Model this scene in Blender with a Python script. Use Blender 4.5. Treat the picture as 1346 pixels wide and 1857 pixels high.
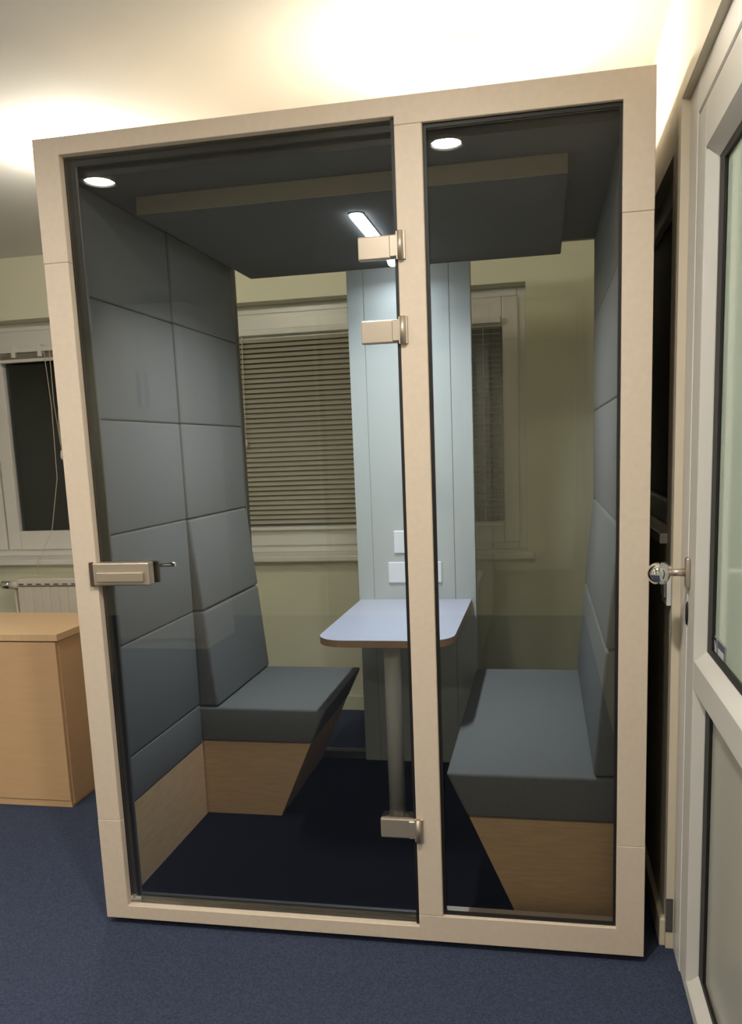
import bpy, bmesh, math
from mathutils import Vector, Matrix

for o in list(bpy.data.objects):
    bpy.data.objects.remove(o)
SC = bpy.context.scene
COL = SC.collection

# ------------------------------------------------------------------ camera
CAM = Vector((1.33, -2.2132, 1.3932))
YAW, PITCH, ROLL = .1985, -.165, -.0388
FPX, PX, PY = 1541.08, 680.66, 1071.71
cy, sy, cp, sp = math.cos(YAW), math.sin(YAW), math.cos(PITCH), math.sin(PITCH)
fwd = Vector((-sy * cp, cy * cp, sp))
rgt = Vector((cy, sy, 0))
upv = rgt.cross(fwd)
cr, sr = math.cos(ROLL), math.sin(ROLL)
r2 = rgt * cr + upv * sr
u2 = -rgt * sr + upv * cr
cd = bpy.data.cameras.new('camera')
cam = bpy.data.objects.new('camera', cd)
COL.objects.link(cam)
m = Matrix.Identity(4)
for i in range(3):
    m[i][0] = r2[i]; m[i][1] = u2[i]; m[i][2] = -fwd[i]; m[i][3] = CAM[i]
cam.matrix_world = m
cd.sensor_fit = 'HORIZONTAL'
cd.sensor_width = 36
cd.lens = FPX * 36 / 1346
cd.shift_x = -(PX - 673) / 1346
cd.shift_y = (PY - 928.5) / 1346
cd.clip_start = .02
SC.camera = cam

# ------------------------------------------------------------------ world, light levels
w = bpy.data.worlds.new('night')
SC.world = w
w.use_nodes = True
w.node_tree.nodes['Background'].inputs[0].default_value = (.012, .014, .02, 1)
w.node_tree.nodes['Background'].inputs[1].default_value = 1.0
SC.view_settings.view_transform = 'Standard'
SC.view_settings.look = 'None'
SC.view_settings.gamma = 1
SC.view_settings.exposure = 0.0
SC.view_settings.use_curve_mapping = False
WARM = (1.0, .935, .83)
COLD = (.76, .87, 1.0)
LAMP_FRONT = 920.0      # emission of the ceiling domes in front of the booth
LAMP_SIDE = 620.0
LAMP_BACK = 350.0       # ... and of the ones above and behind it
LAMP_LEFT = 330.0      # the open dome left of the booth
LED = 40.0
LED_W = 13.0
LED_GLINT_W = 1.3

# ------------------------------------------------------------------ materials
def mat(name, col, rough=.6, metal=0, spec=.5, noise=None, bump=None, emit=None, coat=0):
    M = bpy.data.materials.new(name)
    M.use_nodes = True
    nt = M.node_tree
    b = nt.nodes['Principled BSDF']
    b.inputs['Base Color'].default_value = (*col, 1)
    b.inputs['Roughness'].default_value = rough
    b.inputs['Metallic'].default_value = metal
    b.inputs['Specular IOR Level'].default_value = spec
    b.inputs['Coat Weight'].default_value = coat
    tc = nt.nodes.new('ShaderNodeTexCoord')
    if noise:
        scale, amt, stretch = noise
        mp = nt.nodes.new('ShaderNodeMapping'); mp.inputs['Scale'].default_value = stretch
        n = nt.nodes.new('ShaderNodeTexNoise'); n.inputs['Scale'].default_value = scale
        n.inputs['Detail'].default_value = 6
        r = nt.nodes.new('ShaderNodeValToRGB')
        r.color_ramp.elements[0].position = .3
        r.color_ramp.elements[1].position = .7
        r.color_ramp.elements[0].color = (*[c * (1 - amt) for c in col], 1)
        r.color_ramp.elements[1].color = (*[min(1, c * (1 + amt)) for c in col], 1)
        nt.links.new(tc.outputs['Object'], mp.inputs[0])
        nt.links.new(mp.outputs[0], n.inputs['Vector'])
        nt.links.new(n.outputs['Fac'], r.inputs[0])
        nt.links.new(r.outputs[0], b.inputs['Base Color'])
    if bump:
        scale, strength, dist = bump
        n2 = nt.nodes.new('ShaderNodeTexNoise'); n2.inputs['Scale'].default_value = scale
        n2.inputs['Detail'].default_value = 4
        bp = nt.nodes.new('ShaderNodeBump')
        bp.inputs['Strength'].default_value = strength
        bp.inputs['Distance'].default_value = dist
        nt.links.new(tc.outputs['Object'], n2.inputs['Vector'])
        nt.links.new(n2.outputs['Fac'], bp.inputs['Height'])
        nt.links.new(bp.outputs[0], b.inputs['Normal'])
    if emit:
        b.inputs['Emission Color'].default_value = (*emit[0], 1)
        b.inputs['Emission Strength'].default_value = emit[1]
    return M


def glass_mat(name, tint, refl=1.0, rough=0.0):
    M = bpy.data.materials.new(name)
    M.use_nodes = True
    nt = M.node_tree
    nt.nodes.remove(nt.nodes['Principled BSDF'])
    out = nt.nodes['Material Output']
    t = nt.nodes.new('ShaderNodeBsdfTransparent'); t.inputs[0].default_value = (*tint, 1)
    g = nt.nodes.new('ShaderNodeBsdfGlossy'); g.inputs['Roughness'].default_value = rough
    g.inputs['Color'].default_value = (1, 1, 1, 1)
    f = nt.nodes.new('ShaderNodeFresnel'); f.inputs['IOR'].default_value = 1.5
    ml = nt.nodes.new('ShaderNodeMath'); ml.operation = 'MULTIPLY'; ml.inputs[1].default_value = refl
    mx = nt.nodes.new('ShaderNodeMixShader')
    nt.links.new(f.outputs[0], ml.inputs[0])
    nt.links.new(ml.outputs[0], mx.inputs[0])
    nt.links.new(t.outputs[0], mx.inputs[1])
    nt.links.new(g.outputs[0], mx.inputs[2])
    nt.links.new(mx.outputs[0], out.inputs[0])
    return M


ONE = (1, 1, 1)
M = dict(
    laminate=mat('beige_laminate', (.665, .56, .455), .5, noise=(60, .03, ONE)),
    shell=mat('dark_shell', (.05, .045, .04), .7),
    gasket=mat('black_gasket', (.007, .006, .007), .55),
    strip=mat('grey_strip', (.10, .095, .09), .45),
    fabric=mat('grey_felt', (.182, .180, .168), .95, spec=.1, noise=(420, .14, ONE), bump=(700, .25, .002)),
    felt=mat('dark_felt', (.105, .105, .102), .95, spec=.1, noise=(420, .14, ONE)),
    lit_lip=mat('taupe_lit_felt', (.30, .255, .20), .8, noise=(300, .1, ONE)),  # felt of the panel lip, with the room light on it put into the colour
    ply=mat('tan_board', (.70, .46, .24), .6, noise=(14, .08, (1, 1, 9))),
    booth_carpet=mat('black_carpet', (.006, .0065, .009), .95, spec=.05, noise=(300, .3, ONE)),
    panel=mat('white_panel', (.50, .52, .49), .45),
    groove=mat('panel_groove', (.20, .20, .18), .8),
    tabletop=mat('white_tabletop', (.52, .52, .60), .35),
    edge=mat('plywood_edge', (.55, .33, .20), .6, noise=(30, .1, (1, 1, 30))),
    leg=mat('grey_white_leg', (.74, .73, .66), .4),
    nickel=mat('brushed_nickel', (.52, .45, .37), .42, metal=.75),
    chrome=mat('chrome', (.75, .75, .74), .08, metal=1),
    darkmetal=mat('dark_plate', (.10, .07, .05), .5, metal=.4),
    carpet=mat('blue_carpet', (.047, .059, .100), .95, spec=.05, noise=(170, .28, ONE), bump=(420, .5, .004)),
    wall=mat('cream_wall', (.71, .695, .54), .85, noise=(3, .03, ONE), bump=(90, .08, .002)),
    rightwall=mat('cream_side_wall', (.76, .68, .54), .85, noise=(3, .03, ONE)),
    ceil=mat('white_ceiling', (.80, .80, .74), .9),
    pvc=mat('white_pvc', (.74, .72, .68), .35),
    doorpvc=mat('grey_white_door_pvc', (.60, .585, .55), .4),
    blind=mat('beige_slat', (.36, .32, .25), .5),
    bar=mat('white_rail', (.72, .71, .66), .45),
    cord=mat('pale_cord', (.62, .54, .42), .7),
    beech=mat('beech_board', (.66, .43, .24), .5, noise=(9, .03, (.6, .6, 6))),
    beech_top=mat('beech_top', (.72, .50, .29), .38, noise=(9, .05, (6, .6, .6))),
    enamel=mat('white_enamel', (.76, .70, .60), .35),
    plastic=mat('white_plastic', (.80, .80, .82), .35),
    frosted=mat('frosted_glass', (.54, .64, .53), .12, spec=.6),
    frosted_low=mat('frosted_lower_panel', (.45, .45, .39), .25),
    sticker=mat('navy_sticker', (.03, .04, .08), .35),
    stickerlight=mat('sticker_print', (.55, .57, .60), .4),
    night=mat('night_outside', (.012, .012, .016), 1),
    trimring=mat('lamp_ring', (.8, .78, .72), .4),
    warm=mat('warm_dome', (.9, .85, .7), .4, emit=(WARM, LAMP_FRONT)),
    warm_side=mat('warm_disc_side', (.9, .85, .7), .4, emit=(WARM, LAMP_SIDE)),
    warm_back=mat('warm_disc_back', (.9, .85, .7), .4, emit=(WARM, LAMP_BACK)),
    warm_left=mat('warm_dome_left', (.9, .85, .7), .4, emit=(WARM, LAMP_LEFT)),
    led=mat('cold_led', (.9, .95, 1), .4, emit=(COLD, LED)),
    glass=glass_mat('booth_glass', (.935, .94, .92), 1.0),
    rear_glass=glass_mat('rear_glass', (.95, .96, .94), .8),
    winglass=glass_mat('window_glass', (.65, .68, .7), .8),
)

# ------------------------------------------------------------------ helpers
ORG = {}


def xbox(bm, x0, x1, y0, y1, z0, z1, bev=0, seg=2):
    vs = [bm.verts.new(p) for p in ((x0, y0, z0), (x1, y0, z0), (x1, y1, z0), (x0, y1, z0),
                                    (x0, y0, z1), (x1, y0, z1), (x1, y1, z1), (x0, y1, z1))]
    fs = [bm.faces.new([vs[i] for i in f]) for f in
          ((3, 2, 1, 0), (4, 5, 6, 7), (0, 1, 5, 4), (1, 2, 6, 5), (2, 3, 7, 6), (3, 0, 4, 7))]
    if bev:
        es = set(e for f in fs for e in f.edges)
        bmesh.ops.bevel(bm, geom=list(es), offset=bev, segments=seg, affect='EDGES', profile=.5)
    return bm


def prism(bm, pts, axis, a, b, bev=0, seg=2):
    """polygon pts (2D) extruded along axis from a to b"""
    def P(u, v, t):
        return {'X': (t, u, v), 'Y': (u, t, v), 'Z': (u, v, t)}[axis]
    n = len(pts)
    A = [bm.verts.new(P(u, v, a)) for u, v in pts]
    B = [bm.verts.new(P(u, v, b)) for u, v in pts]
    fs = [bm.faces.new(A), bm.faces.new(B[::-1])]
    for i in range(n):
        j = (i + 1) % n
        fs.append(bm.faces.new([A[i], B[i], B[j], A[j]]))
    bmesh.ops.recalc_face_normals(bm, faces=fs)
    if bev:
        es = set(e for f in fs for e in f.edges)
        bmesh.ops.bevel(bm, geom=list(es), offset=bev, segments=seg, affect='EDGES', profile=.5)
    return bm


def cyl(bm, c0, c1, r0, r1=None, n=24):
    r1 = r0 if r1 is None else r1
    c0, c1 = Vector(c0), Vector(c1)
    d = (c1 - c0).normalized()
    a = d.orthogonal().normalized(); b = d.cross(a)
    A, B = [], []
    for i in range(n):
        t = 2 * math.pi * i / n
        v = a * math.cos(t) + b * math.sin(t)
        A.append(bm.verts.new(c0 + v * r0)); B.append(bm.verts.new(c1 + v * r1))
    fs = [bm.faces.new(A[::-1]), bm.faces.new(B)]
    for i in range(n):
        j = (i + 1) % n
        f = bm.faces.new([A[i], A[j], B[j], B[i]]); f.smooth = True
        fs.append(f)
    bmesh.ops.recalc_face_normals(bm, faces=fs)
    return bm


def lathe(bm, prof, origin, axis='Z', n=32):
    """prof: list of (r, h) along axis from origin"""
    rings = []
    o = Vector(origin)
    ax = {'X': (Vector((1, 0, 0)), Vector((0, 1, 0)), Vector((0, 0, 1))),
          'Y': (Vector((0, 1, 0)), Vector((0, 0, 1)), Vector((1, 0, 0))),
          'Z': (Vector((0, 0, 1)), Vector((1, 0, 0)), Vector((0, 1, 0)))}[axis]
    for r, h in prof:
        if r < 1e-6:
            rings.append([bm.verts.new(o + ax[0] * h)])
        else:
            rings.append([bm.verts.new(o + ax[0] * h + (ax[1] * math.cos(2 * math.pi * i / n) + ax[2] * math.sin(2 * math.pi * i / n)) * r) for i in range(n)])
    fs = []
    for A, B in zip(rings, rings[1:]):
        for i in range(n):
            j = (i + 1) % n
            if len(A) == 1 and len(B) == 1: continue
            if len(A) == 1: f = bm.faces.new([A[0], B[i], B[j]])
            elif len(B) == 1: f = bm.faces.new([A[i], A[j], B[0]])
            else: f = bm.faces.new([A[i], A[j], B[j], B[i]])
            f.smooth = True; fs.append(f)
    bmesh.ops.recalc_face_normals(bm, faces=fs)
    return bm


def tube(bm, pts, r, n=8):
    pts = [Vector(p) for p in pts]
    rings = []
    for i, p in enumerate(pts):
        d = (pts[min(i + 1, len(pts) - 1)] - pts[max(i - 1, 0)]).normalized()
        a = d.cross(Vector((0, 1, 0.01))).normalized(); b = d.cross(a)
        rings.append([bm.verts.new(p + (a * math.cos(2 * math.pi * k / n) + b * math.sin(2 * math.pi * k / n)) * r) for k in range(n)])
    fs = [bm.faces.new(rings[0][::-1]), bm.faces.new(rings[-1])]
    for A, B in zip(rings, rings[1:]):
        for i in range(n):
            j = (i + 1) % n
            f = bm.faces.new([A[i], A[j], B[j], B[i]]); f.smooth = True; fs.append(f)
    bmesh.ops.recalc_face_normals(bm, faces=fs)
    return bm


def NB():
    return bmesh.new()


def obj(name, bm, material, parent=None, origin=None, smooth=False):
    """bm holds world coordinates; parts share their thing's origin"""
    org = ORG[parent.name] if parent else Vector(origin or (0, 0, 0))
    bmesh.ops.translate(bm, verts=bm.verts, vec=-org)
    me = bpy.data.meshes.new(name)
    bm.to_mesh(me); bm.free()
    mats = material if isinstance(material, list) else [material]
    for x in mats: me.materials.append(x)
    if smooth:
        for p in me.polygons: p.use_smooth = True
    o = bpy.data.objects.new(name, me)
    COL.objects.link(o)
    if parent:
        o.parent = parent
    else:
        o.location = org
    ORG[o.name] = org
    return o


def tag(o, label, cat, group=None):
    o['label'] = label; o['category'] = cat
    if group: o['group'] = group
    return o


def thing(name, loc, label=None, cat=None, group=None, kind=None):
    o = bpy.data.objects.new(name, None)
    COL.objects.link(o)
    o.location = loc
    o.empty_display_size = .1
    ORG[o.name] = Vector(loc)
    if label: tag(o, label, cat, group)
    if kind: o['kind'] = kind
    return o


def struct(name, bm, material):
    o = obj(name, bm, material)
    o['kind'] = 'structure'
    return o


def box(x0, x1, y0, y1, z0, z1, bev=0, seg=2):
    return xbox(NB(), x0, x1, y0, y1, z0, z1, bev, seg)


def soft(o, wdt=.012, seg=3):
    md = o.modifiers.new('bevel', 'BEVEL'); md.width = wdt; md.segments = seg
    md.limit_method = 'ANGLE'; md.angle_limit = math.radians(25)
    for p in o.data.polygons: p.use_smooth = True
    return o

# ------------------------------------------------------------------ room
FL = -.02      # room floor
CE = 2.50      # ceiling
YB = 2.20      # rear wall face
XR = 1.66      # right wall face
XL = -3.6
YF = -4.8

struct('floor', box(XL - .1, XR + .7, YF - .1, YB + .4, FL - .1, FL), M['carpet'])
struct('ceiling', box(XL - .1, XR + .7, YF - .1, YB + .4, CE, CE + .1), M['ceil'])
struct('wall_left', box(XL - .15, XL, YF, YB, FL, CE), M['wall'])
struct('wall_front', box(XL, XR + .3, YF - .15, YF, FL, CE), M['wall'])

# rear wall with two window openings
W1 = (-2.55, -.98); W2 = (-.78, 1.25); WZ = (.845, 2.175)
bm = NB()
xbox(bm, XL, W1[0], YB, YB + .3, FL, CE)
xbox(bm, W1[1], W2[0], YB, YB + .3, FL, CE)
xbox(bm, W2[1], XR + .3, YB, YB + .3, FL, CE)
for a in (W1, W2):
    xbox(bm, a[0], a[1], YB, YB + .3, FL, WZ[0] - .03)
    xbox(bm, a[0], a[1], YB, YB + .3, WZ[1], CE)
struct('wall_back', bm, M['wall'])

# right wall: door opening (Y -.92..+.084) and a window opening deep in the gap beside the booth
DY0, DY1, DZ = -.98, .084, 2.19
WY0, WY1, WZ0, WZ1 = .205, 1.45, 1.12, 2.10
bm = NB()
xbox(bm, XR, XR + .25, YF, DY0, FL, CE)
xbox(bm, XR, XR + .25, DY0, DY1, DZ, CE)
xbox(bm, XR, XR + .25, DY1, WY0, FL, CE)
xbox(bm, XR, XR + .25, WY0, WY1, FL, WZ0)
xbox(bm, XR, XR + .25, WY0, WY1, WZ1, CE)
xbox(bm, XR, XR + .25, WY1, YB, FL, CE)
struct('wall_right', bm, M['rightwall'])
struct('baseboard_right', box(XR - .016, XR, DY1 + .01, YB, FL, .06, .003), M['rightwall'])
struct('baseboard_back', box(XL, XR, YB - .014, YB, FL, .06, .003), M['wall'])


# windows in the rear wall -------------------------------------------------
def frame_rect(bm, x0, x1, z0, z1, t, y0, y1, bev=.004):
    xbox(bm, x0, x0 + t, y0, y1, z0, z1, bev, 1)
    xbox(bm, x1 - t, x1, y0, y1, z0, z1, bev, 1)
    xbox(bm, x0 + t, x1 - t, y0, y1, z0, z0 + t, bev, 1)
    xbox(bm, x0 + t, x1 - t, y0, y1, z1 - t, z1, bev, 1)


def window(name, x0, x1, sashes):
    t = thing(name, ((x0 + x1) / 2, YB + .12, WZ[0]), kind='structure')
    bm = NB()
    frame_rect(bm, x0, x1, WZ[0], WZ[1], .045, YB + .12, YB + .19)
    for a, b in zip(sashes, sashes[1:]):
        xbox(bm, a[1], b[0], YB + .12, YB + .19, WZ[0] + .045, WZ[1] - .045, .004, 1)
    obj('window_frame', bm, M['pvc'], t)
    for a, b in sashes:
        bm = NB()
        z0, z1 = WZ[0] + .04, WZ[1] - .045
        xbox(bm, a, a + .08, YB + .105, YB + .17, z0, z1, .006)
        xbox(bm, b - .08, b, YB + .105, YB + .17, z0, z1, .006)
        xbox(bm, a + .08, b - .08, YB + .105, YB + .17, z0, .995, .006)
        xbox(bm, a + .08, b - .08, YB + .105, YB + .17, 1.985, z1, .006)
        s = obj('sash', bm, M['pvc'], t)
        obj('pane', box(a + .075, b - .075, YB + .135, YB + .145, .99, 1.99), M['winglass'], s)
    obj('window_sill', box(x0 - .03, x1 + .035, YB - .055, YB + .15, WZ[0] - .032, WZ[0], .006), M['pvc'], t)
    return t


window('window_1', W1[0], W1[1], [(-2.51, -1.80), (-1.79, -1.02)])
window('window_2', W2[0], W2[1], [(-.74, .60), (.62, 1.21)])
bm = box(XL, XR + .5, YB + .45, YB + .5, FL, CE)
struct('wall_outside', bm, M['night'])


def blind(x0, x1, zt, zb, tilt, label, grp=None, name='venetian_blind'):
    t = thing(name, ((x0 + x1) / 2, YB + .085, zt), label, 'window blind', grp)
    obj('head_rail', box(x0, x1, YB + .068, YB + .098, zt - .03, zt, .003), M['bar'], t)
    if zb < zt - .2:
        bm = NB()
        n = int((zt - .05 - zb) / .0262)
        for k in range(n):
            z = zt - .055 - k * .0262
            c, s = math.cos(tilt) * .0125, math.sin(tilt) * .0125
            yc = YB + .085
            pr = [(yc - c, z - s - .0004), (yc - c * .3, z - s * .3 + .0012), (yc + c * .3, z + s * .3 + .0012), (yc + c, z + s - .0004),
                  (yc + c, z + s - .0010), (yc - c, z - s - .0010)]
            prism(bm, pr, 'X', x0 + .004, x1 - .004)
        obj('slats', bm, M['blind'], t)
        obj('bottom_rail', box(x0, x1, YB + .073, YB + .097, zb - .022, zb - .004, .003), M['bar'], t)
        for q in (x0 + .09, x1 - .09):
            bm = NB(); tube(bm, [(q, YB + .070, zt - .03), (q, YB + .070, zb)], .0012, 6)
            obj('ladder_cord', bm, M['cord'], t)
    return t


b1 = blind(-.70, .56, 2.045, .995, math.radians(50), 'beige slatted blind lowered behind the left part of the booth beside the white panel')
bm = NB(); tube(bm, [(-.242, YB + .06, 2.02), (-.250, YB + .06, 1.70), (-.252, YB + .06, 1.47)], .0022, 6)
cylz = lathe(bm, [(0, 0), (.006, .002), (.009, -.03), (.004, -.045), (0, -.046)], (-.252, YB + .06, 1.47), 'Z', 12)
obj('pull_cord', bm, M['cord'], b1)
b2 = blind(.70, 1.125, 2.03, .995, math.radians(0), 'dark half open slatted blind seen to the right of the white panel')
# raised blind in the left window: stacked slats, brackets and hanging cords
b3 = thing('venetian_blind', (-1.6, YB + .08, 2.03), 'raised white blind with dangling cords in the window left of the booth', 'window blind')
obj('head_rail', box(-1.70, -1.05, YB + .065, YB + .10, 2.008, 2.035, .003), M['bar'], b3)
obj('bottom_rail', box(-1.70, -1.05, YB + .07, YB + .095, 1.955, 1.973, .003), M['bar'], b3)
bm = NB()
for k in range(7):
    xbox(bm, -1.695, -1.055, YB + .071, YB + .094, 1.9745 + k * .0036, 1.9765 + k * .0036)
obj('stacked_slats', bm, M['blind'], b3)
for q in (-1.605, -1.44, -1.15):
    obj('bracket', box(q - .012, q + .012, YB + .06, YB + .104, 1.98, 2.045, .003), M['bar'], b3)
for pts in ([(-1.372, YB + .055, 2.01), (-1.375, YB + .055, 1.72), (-1.358, YB + .055, 1.48)],
            [(-1.335, YB + .055, 2.01), (-1.345, YB + .055, 1.75), (-1.358, YB + .055, 1.60), (-1.356, YB + .055, 1.44)],
            [(-1.40, YB + .045, 2.01), (-1.385, YB + .045, 1.7), (-1.395, YB + .045, 1.3), (-1.46, YB + .045, 1.0), (-1.50, YB - .02, .87), (-1.50, YB - .066, .84), (-1.505, YB - .066, .757)]):
    bm = NB(); tube(bm, pts, .0022, 6)
    obj('pull_cord', bm, M['cord'], b3)
bm = lathe(NB(), [(0, 0), (.005, .0), (.009, -.035), (.004, -.05), (0, -.052)], (-1.357, YB + .055, 1.455), 'Z', 12)
obj('cord_tassel', bm, M['bar'], b3)

# small dark window in the right wall, beside the booth
t = thing('window_3', (XR + .05, (WY0 + WY1) / 2, WZ0), kind='structure')
bm = NB()
for a in ((WY0, WY0 + .03), (WY1 - .05, WY1)):
    xbox(bm, XR + .03, XR + .08, a[0], a[1], WZ0 + .02, WZ1, .004, 1)
xbox(bm, XR + .03, XR + .08, WY0 + .03, WY1 - .05, WZ1 - .07, WZ1, .004, 1)
xbox(bm, XR + .03, XR + .08, WY0 + .03, WY1 - .05, WZ0 + .02, WZ0 + .09, .004, 1)
obj('window_frame', bm, M['pvc'], t)
obj('pane', box(XR + .05, XR + .06, WY0 + .03, WY1 - .05, WZ0 + .09, WZ1 - .07), M['gasket'], t)
obj('window_sill', box(XR - .02, XR + .1, WY0 - .01, WY1, WZ0 - .01, WZ0 + .018, .004), M['pvc'], t)

# ------------------------------------------------------------------ door in the right wall
XD = XR + .02
d = thing('door_1', (XD, 0, FL), kind='structure')
bm = NB()
xbox(bm, XD, XD + .07, -.026, DY1, FL, DZ, .003, 1)
xbox(bm, XD, XD + .07, DY0, DY0 + .06, FL, DZ, .003, 1)
xbox(bm, XD, XD + .07, DY0 + .06, -.026, DZ - .075, DZ, .003, 1)
obj('door_frame', bm, M['pvc'], d)
LY0, LY1, LZ0, LZ1 = DY0 + .065, -.032, FL + .012, DZ - .082
XG = XD + .028
bm = NB()
prs = LY1 - .102
xbox(bm, XD, XD + .06, prs, LY1, LZ0, LZ1, .003, 1)
xbox(bm, XD, XD + .06, LY0, LY0 + .102, LZ0, LZ1, .003, 1)
xbox(bm, XD, XD + .06, LY0 + .102, prs, LZ1 - .10, LZ1, .003, 1)
xbox(bm, XD, XD + .06, LY0 + .102, prs, .795, .870, .003, 1)
xbox(bm, XD, XD + .06, LY0 + .102, prs, LZ0, .03, .003, 1)
leaf = obj('door_leaf', bm, M['doorpvc'], d)
bm = NB()


def beads(bm, y0, y1, z0, z1):
    g = .008
    e = .022
    # bevelled glazing bead as four wedge prisms around the opening
    for (ya, sgn) in ((y1, -1), (y0, 1)):
        prism(bm, [(XD + .002, ya), (XD + .045, ya), (XD + .045, ya + sgn * .014), (XG - .002, ya + sgn * .014)], 'Z', z0, z1)
    for (za, sgn) in ((z0, 1), (z1, -1)):
        v = [(XD + .002, za), (XD + .045, za), (XD + .045, za + sgn * e), (XG - .002, za + sgn * e)]
        prism(bm, v, 'Y', y0 + .014, y1 - .014)


OP = (LY0 + .102, prs, .870, LZ1 - .10)
OQ = (LY0 + .102, prs, .03, .795)
beads(bm, *OP); beads(bm, *OQ)
obj('glazing_bead', bm, M['doorpvc'], d)
for o4, ft, nm in ((OP, M['frosted'], 'glass_panel'), (OQ, M['frosted_low'], 'lower_panel')):
    y0, y1, z0, z1 = o4[0] + .014, o4[1] - .014, o4[2] + .022, o4[3] - .022
    gp = obj(nm, box(XG + .008, XG + .014, y0, y1, z0, z1), ft, d)
    bm = NB(); T = .05; U = .016
    xbox(bm, XG, XG + .006, y1 - T, y1, z0, z1)
    xbox(bm, XG, XG + .006, y0, y0 + T, z0, z1)
    xbox(bm, XG, XG + .006, y0 + T, y1 - T, z0, z0 + U)
    xbox(bm, XG, XG + .006, y0 + T, y1 - T, z1 - U, z1)
    obj('gasket', bm, M['gasket'], gp)
# knob, rosette, keyhole
bm = NB()
xbox(bm, XD - .011, XD, -.068, -.040, 1.030, 1.105, .005, 3)
rs = obj('rosette', bm, M['nickel'], d, smooth=True)
cyl(bm := NB(), (XD - .011, -.054, 1.068), (XD - .045, -.054, 1.068), .010, .008)
obj('knob_neck', bm, M['nickel'], rs)
bm = NB()
R_ = .0285
prof = [(R_ * math.sin(math.pi * k / 20), -R_ * math.cos(math.pi * k / 20)) for k in range(21)]
prof[0] = (0, -R_); prof[-1] = (0, R_)
lathe(bm, prof, (XD - .072, -.054, 1.066), 'X', 32)
obj('door_knob', bm, M['chrome'], d)
bm = lathe(NB(), [(0, -.004), (.010, -.004), (.012, 0), (0, 0)], (0, 0, 0), 'X', 24)
for v in bm.verts: v.co = Vector((v.co.x + XD, v.co.y - .034, v.co.z * 2.6 + .962))
obj('keyhole', bm, M['gasket'], d)
obj('strike_plate', box(XR - .001, XR + .018, DY1 - .0015, DY1, .03, .13), M['strip'], d)
# sticker at the lower corner of the glass
sx = XG + .0075
sk = obj('sticker', box(sx - .001, sx, -.315, -.185, .897, .942), M['sticker'], leaf)
bm = NB()
for (a, b, c2, dd) in ((-.315, -.185, .9405, .942), (-.315, -.185, .897, .8985), (-.315, -.3135, .897, .942), (-.1865, -.185, .897, .942), (-.226, -.2235, .897, .942)):
    xbox(bm, sx - .0016, sx - .001, a, b, c2, dd)
# pictogram: a light curved figure at left, a light block of print at right
pts = [(-.218, .903), (-.205, .9), (-.198, .905), (-.203, .914), (-.199, .922), (-.196, .933), (-.206, .927), (-.213, .918), (-.216, .91)]
prism(bm, pts, 'X', sx - .0016, sx - .001)
xbox(bm, sx - .0016, sx - .001, -.300, -.238, .908, .923)
ob = obj('sticker_print', bm, M['stickerlight'], leaf)

# light switch on the wall in the gap
t = thing('light_switch', (XR, .15, 1.01), 'white light switch on the wall between booth and door', 'light switch')
obj('plate', box(XR - .012, XR, .100, .198, .955, 1.06, .003), M['plastic'], t)
obj('rocker', box(XR - .017, XR - .010, .118, .180, .975, 1.04, .002), M['plastic'], t)

# ------------------------------------------------------------------ ceiling lamps
def disc(x, y, label, material, dp=.012):
    t = thing('ceiling_lamp', (x, y, CE), label, 'ceiling light')
    pr = [(.060, 0), (.064, 0), (.066, -dp / 2), (.063, -dp), (.057, -dp), (.055, -dp / 2), (.055, 0), (.060, 0)]
    obj('trim_ring', lathe(NB(), pr, (x, y, CE)), M['trimring'], t)
    obj('lamp_disc', lathe(NB(), [(0, -.004), (.054, -.004), (.054, -.001), (0, -.001)], (x, y, CE)), material, t)
    return t


def globe(x, y, label, material, r=.045, drop=.038):
    t = thing('ceiling_lamp', (x, y, CE), label, 'ceiling light')
    obj('mount_ring', lathe(NB(), [(0, 0), (r, 0), (r, -.010), (.012, -.014), (.008, -.02), (.008, -drop - .006), (0, -drop - .006)], (x, y, CE)), M['trimring'], t)
    pr = [(r * math.sin(math.pi * k / 14), -drop - r + r * math.cos(math.pi * k / 14)) for k in range(15)]
    pr[0] = (0, -drop); pr[-1] = (0, -drop - 2 * r)
    obj('lamp_shade', lathe(NB(), pr, (x, y, CE)), material, t)
    return t


XBK, YBK = .53, -3.3
disc(-.407, -1.09, 'warm round ceiling lamp reflected in the upper left of the glass door', M['warm_side'])
disc(.988, -1.09, 'warm round ceiling lamp reflected in the top of the narrow glass pane', M['warm'])
disc(-2.0, -1.09, 'unseen warm lamp added in front of the booth, far to its left', M['warm_side'])  # unseen lamp, added to light the booth front from the left
disc(-2.0, -2.6, 'unseen warm lamp added left of the viewer, level with the door in the side wall', M['warm_side'])  # added out of view for more frontal light
disc(XBK, YBK, 'unseen warm lamp added in the middle of the room behind the viewer', M['warm'])  # added for frontal light, placed so the mullion hides its reflection
disc(-3.0, -4.1, 'unseen warm lamp added at the far end of the room behind the viewer', M['warm_side'])  # another added fill lamp, kept outside the glass reflections
globe(-.30, .78, 'warm ceiling lamp glowing above the left end of the booth', M['warm_left'])
globe(1.12, .36, 'small warm globe lamp hidden behind the booth header on the right', M['warm_back'], .035, .135)

t = thing('wardrobe', (-1.46, -3.75, FL), 'tall pale wardrobe added out of view to be mirrored faintly in the left side of the glass door', 'wardrobe')
obj('body', box(-1.80, -1.12, -4.1, -3.52, FL, 2.46, .003), M['enamel'], t)  # unseen object, added so the door glass mirrors a pale column
for a, b, hx in ((-1.797, -1.462, -1.49), (-1.458, -1.123, -1.43)):
    dr = obj('door', box(a, b, -3.52, -3.50, .06, 2.44, .002), M['enamel'], t)
    obj('handle', box(hx - .006, hx + .006, -3.50, -3.475, 1.75, 2.0, .003), M['nickel'], dr)

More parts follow.
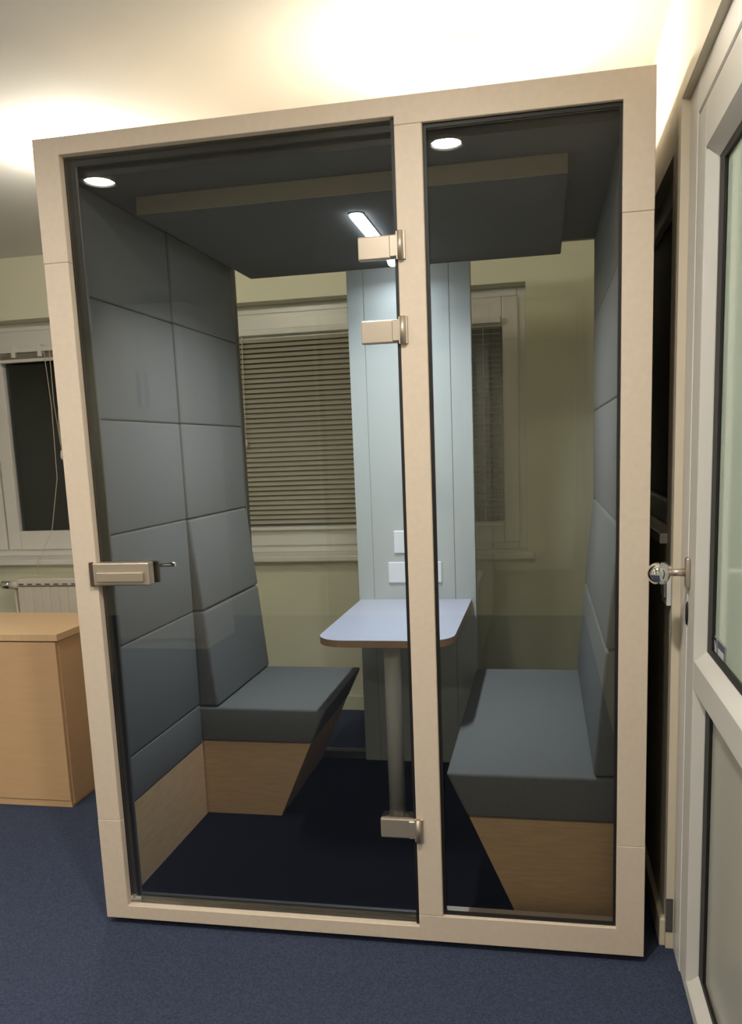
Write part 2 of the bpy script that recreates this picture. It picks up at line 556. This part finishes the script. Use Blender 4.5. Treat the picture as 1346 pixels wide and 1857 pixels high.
# ------------------------------------------------------------------ cabinet and radiator
t = thing('storage_cabinet', (-.98, 1.0, FL), 'light beech cabinet standing left of the booth under the window', 'cabinet')
obj('body', box(-1.375, -.585, .812, 1.24, FL + .012, .684, .001, 1), M['beech'], t)
obj('top_panel', box(-1.385, -.578, .792, 1.25, .686, .714, .001, 1), M['beech_top'], t)
for a, b in ((-1.373, -.982), (-.978, -.590)):
    obj('door', box(a, b, .795, .811, FL + .03, .680, .001, 1), M['beech'], t)
obj('plinth', box(-1.37, -.59, .80, 1.2, FL, FL + .028), M['beech'], t)

t = thing('radiator', (-1.2, 2.12, .2), 'white ribbed radiator under the left window behind the cabinet', 'radiator')
bm = NB()
x0, x1 = -1.605, -.62
n = 18
stp = (x1 - x0) / n
pts = [(x0, 2.16)]
for k in range(n):
    a = x0 + k * stp
    pts += [(a + .002, 2.075), (a + stp * .62, 2.075), (a + stp * .72, 2.083), (a + stp * .92, 2.083)]
pts += [(x1, 2.075), (x1, 2.16)]
prism(bm, pts, 'Z', .16, .70)
obj('panel', bm, M['enamel'], t)
bm = NB()
xbox(bm, x0, x1, 2.070, 2.165, .705, .748, .006)
gr = obj('top_cover', bm, M['enamel'], t)
for k in range(n):
    a = x0 + k * stp + .012
    obj('grille_slot', box(a, a + stp * .55, 2.0685, 2.0705, .712, .719), M['strip'], gr)
bm = NB()
cyl(bm, (x0, 2.11, .705), (-1.67, 2.11, .705), .022, .022)
obj('valve_body', bm, M['enamel'], t)
bm = NB()
cyl(bm, (-1.672, 2.11, .705), (-1.72, 2.11, .705), .022, .026)
obj('valve_knob', bm, M['chrome'], t)
bm = NB(); tube(bm, [(-1.655, 2.13, .68), (-1.655, 2.13, .40), (-1.655, 2.13, FL)], .009)
obj('pipe', bm, M['enamel'], t)
for k in (-1.5, -.8):
    obj('wall_bracket', box(k, k + .04, 2.155, YB - .001, .3, .64), M['enamel'], t)

# ------------------------------------------------------------------ booth
W, H = 1.592, 2.24
SL, XM0, XM1 = .0736, .976, 1.0448
Z1, Z2 = 1.9246, .3189
YD = 1.36
booth = thing('acoustic_booth', (W / 2, .7, FL), 'beige framed meeting booth with glass door and grey padded interior', 'booth')
L = M['laminate']
bm = NB()
prism(bm, [(0, Z1), (0, H), (W, H), (W, Z1), (W - SL, Z1), (W - SL, H - .066), (XM0, H - .066), (XM0, H - .045), (SL, H - .045), (SL, Z1)][::-1], 'Y', 0, .06)
md = obj('front_header', bm, L, booth)
bm = NB()
prism(bm, [(0, 0), (W, 0), (W, Z2), (W - SL, Z2), (W - SL, .079), (XM0, .079), (XM0, .0426), (SL, .0426), (SL, Z2), (0, Z2)], 'Y', 0, .06)
obj('front_threshold', bm, L, booth)
for x0 in (0, W - SL):
    obj('front_post', box(x0 + .0004, x0 + SL - .0004, .0004, .06, Z2 + .0006, Z1 - .0006, .0012, 1), L, booth)
for o in booth.children:
    if o.name.startswith('front_h') or o.name.startswith('front_t'):
        mm = o.modifiers.new('bevel', 'BEVEL'); mm.width = .0012; mm.segments = 1; mm.limit_method = 'ANGLE'
obj('mullion', box(XM0, XM1, .0, .06, .079, H - .066, .002, 1), L, booth)
# outer shell, roof, floor
bm = NB(); xbox(bm, 0, .028, .06, YD, 0, H); obj('side_wall', bm, L, booth)
bm = NB(); xbox(bm, W - .028, W, .06, YD, 0, H); obj('side_wall', bm, M['shell'], booth)
obj('roof', box(.028, W - .028, .06, YD, 2.162, H), L, booth)
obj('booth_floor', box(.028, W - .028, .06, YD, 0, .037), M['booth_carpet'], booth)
obj('base_plinth', box(.04, W - .04, .05, YD - .05, FL, 0), M['shell'], booth)
# rear frame and glass
bm = NB()
xbox(bm, .028, .062, 1.315, YD, .037, 2.162)
xbox(bm, W - .062, W - .028, 1.315, YD, .037, 2.162)
xbox(bm, .062, W - .062, 1.315, YD, .037, .068)
obj('rear_frame', bm, M['strip'], booth)
PXL, PXR = .553, 1.052
obj('rear_pane', box(.062, PXL, 1.33, 1.338, .068, 2.162), M['rear_glass'], booth)
obj('rear_pane', box(PXR, W - .062, 1.33, 1.338, .068, 2.162), M['rear_glass'], booth)
bm = NB()
for a, b in ((PXL, .6195), (.6215, .9665), (.9685, PXR)):
    xbox(bm, a, b, 1.30, 1.345, .037, 2.160, .0008, 1)
xbox(bm, PXL + .01, PXR - .01, 1.306, 1.34, .04, 2.158)
rp = obj('rear_panel', bm, M['panel'], booth)
# sockets on the rear panel
pl = obj('socket_plate', box(.684, .912, 1.291, 1.30, .832, .921, .004, 3), M['plastic'], rp)
pl2 = obj('switch_plate', box(.712, .80, 1.291, 1.30, .958, 1.053, .004, 3), M['plastic'], rp)

# ceiling panel of the booth
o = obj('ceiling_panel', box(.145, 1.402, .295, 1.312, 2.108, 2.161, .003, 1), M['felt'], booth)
obj('lit_panel_lip', box(.146, 1.401, .290, .2945, 2.109, 2.160, .001, 1), M['lit_lip'], booth)  # paler strip painting the warm room light on the panel's front edge
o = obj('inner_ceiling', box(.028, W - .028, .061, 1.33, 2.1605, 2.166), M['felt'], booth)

# padded side walls
SEAMS = [.322, .470, .826, 1.168, 1.510, 1.856, 2.158]


def pads(x0, x1, y0, y1, zs):
    for a, b in zip(zs, zs[1:]):
        o = obj('wall_pad', box(x0, x1, y0, y1, a + .0006, b - .0006), M['fabric'], booth)
        soft(o, .007, 3)


pads(.028, .058, .062, .688, SEAMS)
pads(.028, .064, .690, 1.312, SEAMS[3:])
pads(W - .064, W - .028, .120, 1.312, SEAMS[3:])
pads(W - .058, W - .028, .062, .119, SEAMS)
obj('kick_board', box(.028, .055, .062, .688, .037, .321), M['ply'], booth)

obj('header_trim', box(SL + .001, W - SL - .001, .0575, .0598, 2.150, 2.2), M['gasket'], booth)
# fixed pane
obj('fixed_pane', box(XM1 + .0005, W - SL - .0005, .020, .028, .0795, H - .0665), M['glass'], booth)
bm = NB()
g = .009
fx0, fx1, fz0, fz1 = XM1, W - SL, .079, H - .066
for a, b, c2, e in ((fx0, fx0 + g, fz0, fz1), (fx1 - g * .8, fx1, fz0, fz1), (fx0 + g, fx1 - g * .8, fz0, fz0 + g), (fx0 + g, fx1 - g * .8, fz1 - .011, fz1)):
    xbox(bm, a, b, .012, .0195, c2, e)
obj('pane_gasket', bm, M['gasket'], booth)

# glass door
dx0, dx1, dz0, dz1 = SL + .001, XM0 - .001, .044, H - .046
door = obj('glass_door', box(dx0, dx1, .022, .032, dz0, dz1), M['glass'], booth)
bm = NB()
xbox(bm, dx0, dx0 + .026, .033, .045, dz0 + .02, dz1)
xbox(bm, dx0 + .026, dx1, .033, .045, dz1 - .022, dz1)
xbox(bm, dx1 - .009, dx1, .0125, .0215, dz0, dz1)
obj('door_seal', bm, M['gasket'], door)
bm = NB()
xbox(bm, dx0 + .026, dx1 - .009, .033, .046, dz0, dz0 + .024, .003)
obj('bottom_seal', bm, M['strip'], door)
bm = NB()
xbox(bm, dx0 + .0265, dx0 + .030, .033, .040, dz0 + .02, dz1 - .022)
obj('seal_lip', bm, M['strip'], door)
# hinges
for zc in (1.894, 1.689, .336):
    hb = obj('hinge', box(.873, .976, .004, .0215, zc - .029, zc + .029, .004, 2), M['nickel'], door)
    bm = NB()
    cyl(bm, (.9835, -.006, zc - .034), (.9835, -.006, zc + .034), .0075, .0075, 20)
    xbox(bm, .972, .996, -.0045, 0, zc - .034, zc + .034, .001, 1)
    xbox(bm, .955, .984, -.004, .012, zc - .026, zc + .026, .002, 1)
    obj('hinge_barrel', bm, M['nickel'], door)
# lock box with lever
bm = box(.066, .240, -.012, .021, 1.038, 1.104, .004, 2)
lk = obj('lock_case', bm, M['nickel'], door)
obj('push_bar', box(.080, .224, -.020, -.010, 1.050, 1.077, .002, 2), M['nickel'], door)
bm = NB()
cyl(bm, (.215, .055, 1.086), (.290, .055, 1.089), .006, .006, 16)
cyl(bm, (.218, .03, 1.086), (.218, .055, 1.086), .006, .006, 16)
obj('lever', bm, M['chrome'], door)
obj('strike_box', box(.055, .066, -.012, .0, 1.036, 1.106, .002, 1), M['darkmetal'], booth)
obj('inner_lock_case', box(.105, .245, .033, .05, 1.04, 1.102, .003, 2), M['darkmetal'], door)

# ------------------------------------------------------------------ LED lamp on the booth ceiling, and a glowing dome for its reflected dot
t = thing('led_lamp', (.772, .65, 2.108), 'cold white oblong LED lamp on the booth ceiling beside the top hinge', 'ceiling light')
bm = NB()
pts = []
cx_, w_, ya, yb_ = .772, .020, .47, .80
for k in range(9):
    a = math.pi + math.pi * k / 8
    pts.append((cx_ + w_ * math.cos(a), ya + w_ + w_ * math.sin(a)))
for k in range(9):
    a = math.pi * k / 8
    pts.append((cx_ + w_ * math.cos(a), yb_ - w_ + w_ * math.sin(a)))
prism(bm, pts, 'Z', 2.098, 2.104)
obj('diffuser', bm, M['led'], t)
ld = bpy.data.lights.new('led_light', 'AREA')
ld.shape = 'RECTANGLE'; ld.size = .036; ld.size_y = .32; ld.energy = LED_W; ld.color = COLD; ld.spread = math.radians(150)
lo = bpy.data.objects.new('led_light', ld); COL.objects.link(lo); lo.parent = t; lo.location = (0, -.015, -.0115)
bm = NB()
prism(bm, [(cx_ + (u - cx_) * 1.15, .635 + (v - .635) * 1.02) for u, v in pts], 'Z', 2.104, 2.1078)
obj('housing', bm, M['trimring'], t)
t = thing('led_glint', (.772, 1.14, 2.1078), 'small round cold white glow added for the reflected dot below the oblong lamp', 'ceiling light')
obj('diffuser', lathe(NB(), [(0, -.030), (.008, -.029), (.015, -.024), (.019, -.015), (.020, -.004), (0, -.004)], (.772, 1.14, 2.1078)), M['led'], t)  # emissive dome standing in for the lamp's mirrored dot
obj('ring', lathe(NB(), [(.0, 0), (.027, 0), (.027, -.004), (0, -.004)], (.772, 1.14, 2.1078)), M['trimring'], t)
ld = bpy.data.lights.new('glint_light', 'AREA')  # added fill that brightens the top of the rear panel
ld.shape = 'DISK'; ld.size = .036; ld.energy = LED_GLINT_W; ld.color = COLD; ld.spread = math.radians(165)
lo = bpy.data.objects.new('glint_light', ld); COL.objects.link(lo); lo.parent = t; lo.location = (0, 0, -.0315)


# ------------------------------------------------------------------ sofas
def sofa(mirror, y0, y1, label):
    f = (lambda x: W - x) if mirror else (lambda x: x)
    t = thing('bench_sofa', (f(.3), (y0 + y1) / 2, .037), label, 'sofa', 'facing sofas inside the booth')

    def pr(pts, name, m_, ya, yb, bev):
        q = [(f(u), v) for u, v in pts]
        o = obj(name, prism(NB(), q, 'Y', ya, yb), m_, t)
        if bev: soft(o, bev, 4)
        return o
    pr([(.030, .037), (.350, .037), (.478, .325), (.030, .325)], 'base', M['ply'], y0 + .004, y1, 0)
    pr([(.030, .327), (.482, .327), (.545, .459), (.030, .459)], 'seat_cushion', M['fabric'], y0, y1, .010)
    pr([(.030, .462), (.128, .462), (.097, .825), (.030, .825)], 'backrest_cushion', M['fabric'], y0 + .004, y1, .011)
    pr([(.030, .829), (.098, .829), (.066, 1.166), (.030, 1.166)], 'backrest_cushion', M['fabric'], y0 + .004, y1, .011)
    return t


sofa(False, .690, 1.310, 'short grey sofa on the left behind the glass door')
sofa(True, .121, 1.310, 'long grey sofa on the right behind the narrow glass pane')

# ------------------------------------------------------------------ table
t = thing('table', (.795, .9, .037), 'small white table with rounded corners and one round leg inside the booth', 'table')


def rounded(x0, x1, y0, y1, r):
    p = [(x1, y1), (x0, y1)]
    for k in range(9):
        a = math.pi + math.pi / 2 * k / 8
        p.append((x0 + r + r * math.cos(a), y0 + r + r * math.sin(a)))
    for k in range(9):
        a = 1.5 * math.pi + math.pi / 2 * k / 8
        p.append((x1 - r + r * math.cos(a), y0 + r + r * math.sin(a)))
    return p


obj('tabletop', prism(NB(), rounded(.560, 1.034, .515, 1.299, .10), 'Z', .736, .7585), M['edge'], t)
obj('laminate_surface', prism(NB(), rounded(.560, 1.034, .515, 1.299, .10), 'Z', .7585, .7605), M['tabletop'], t)
bm = NB()
cyl(bm, (.795, .71, .040), (.795, .71, .736), .030, .030, 32)
obj('leg', bm, M['leg'], t)
obj('foot_plate', lathe(NB(), [(0, 0), (.048, 0), (.048, .005), (.034, .010), (0, .010)], (.795, .71, .037)), M['nickel'], t)
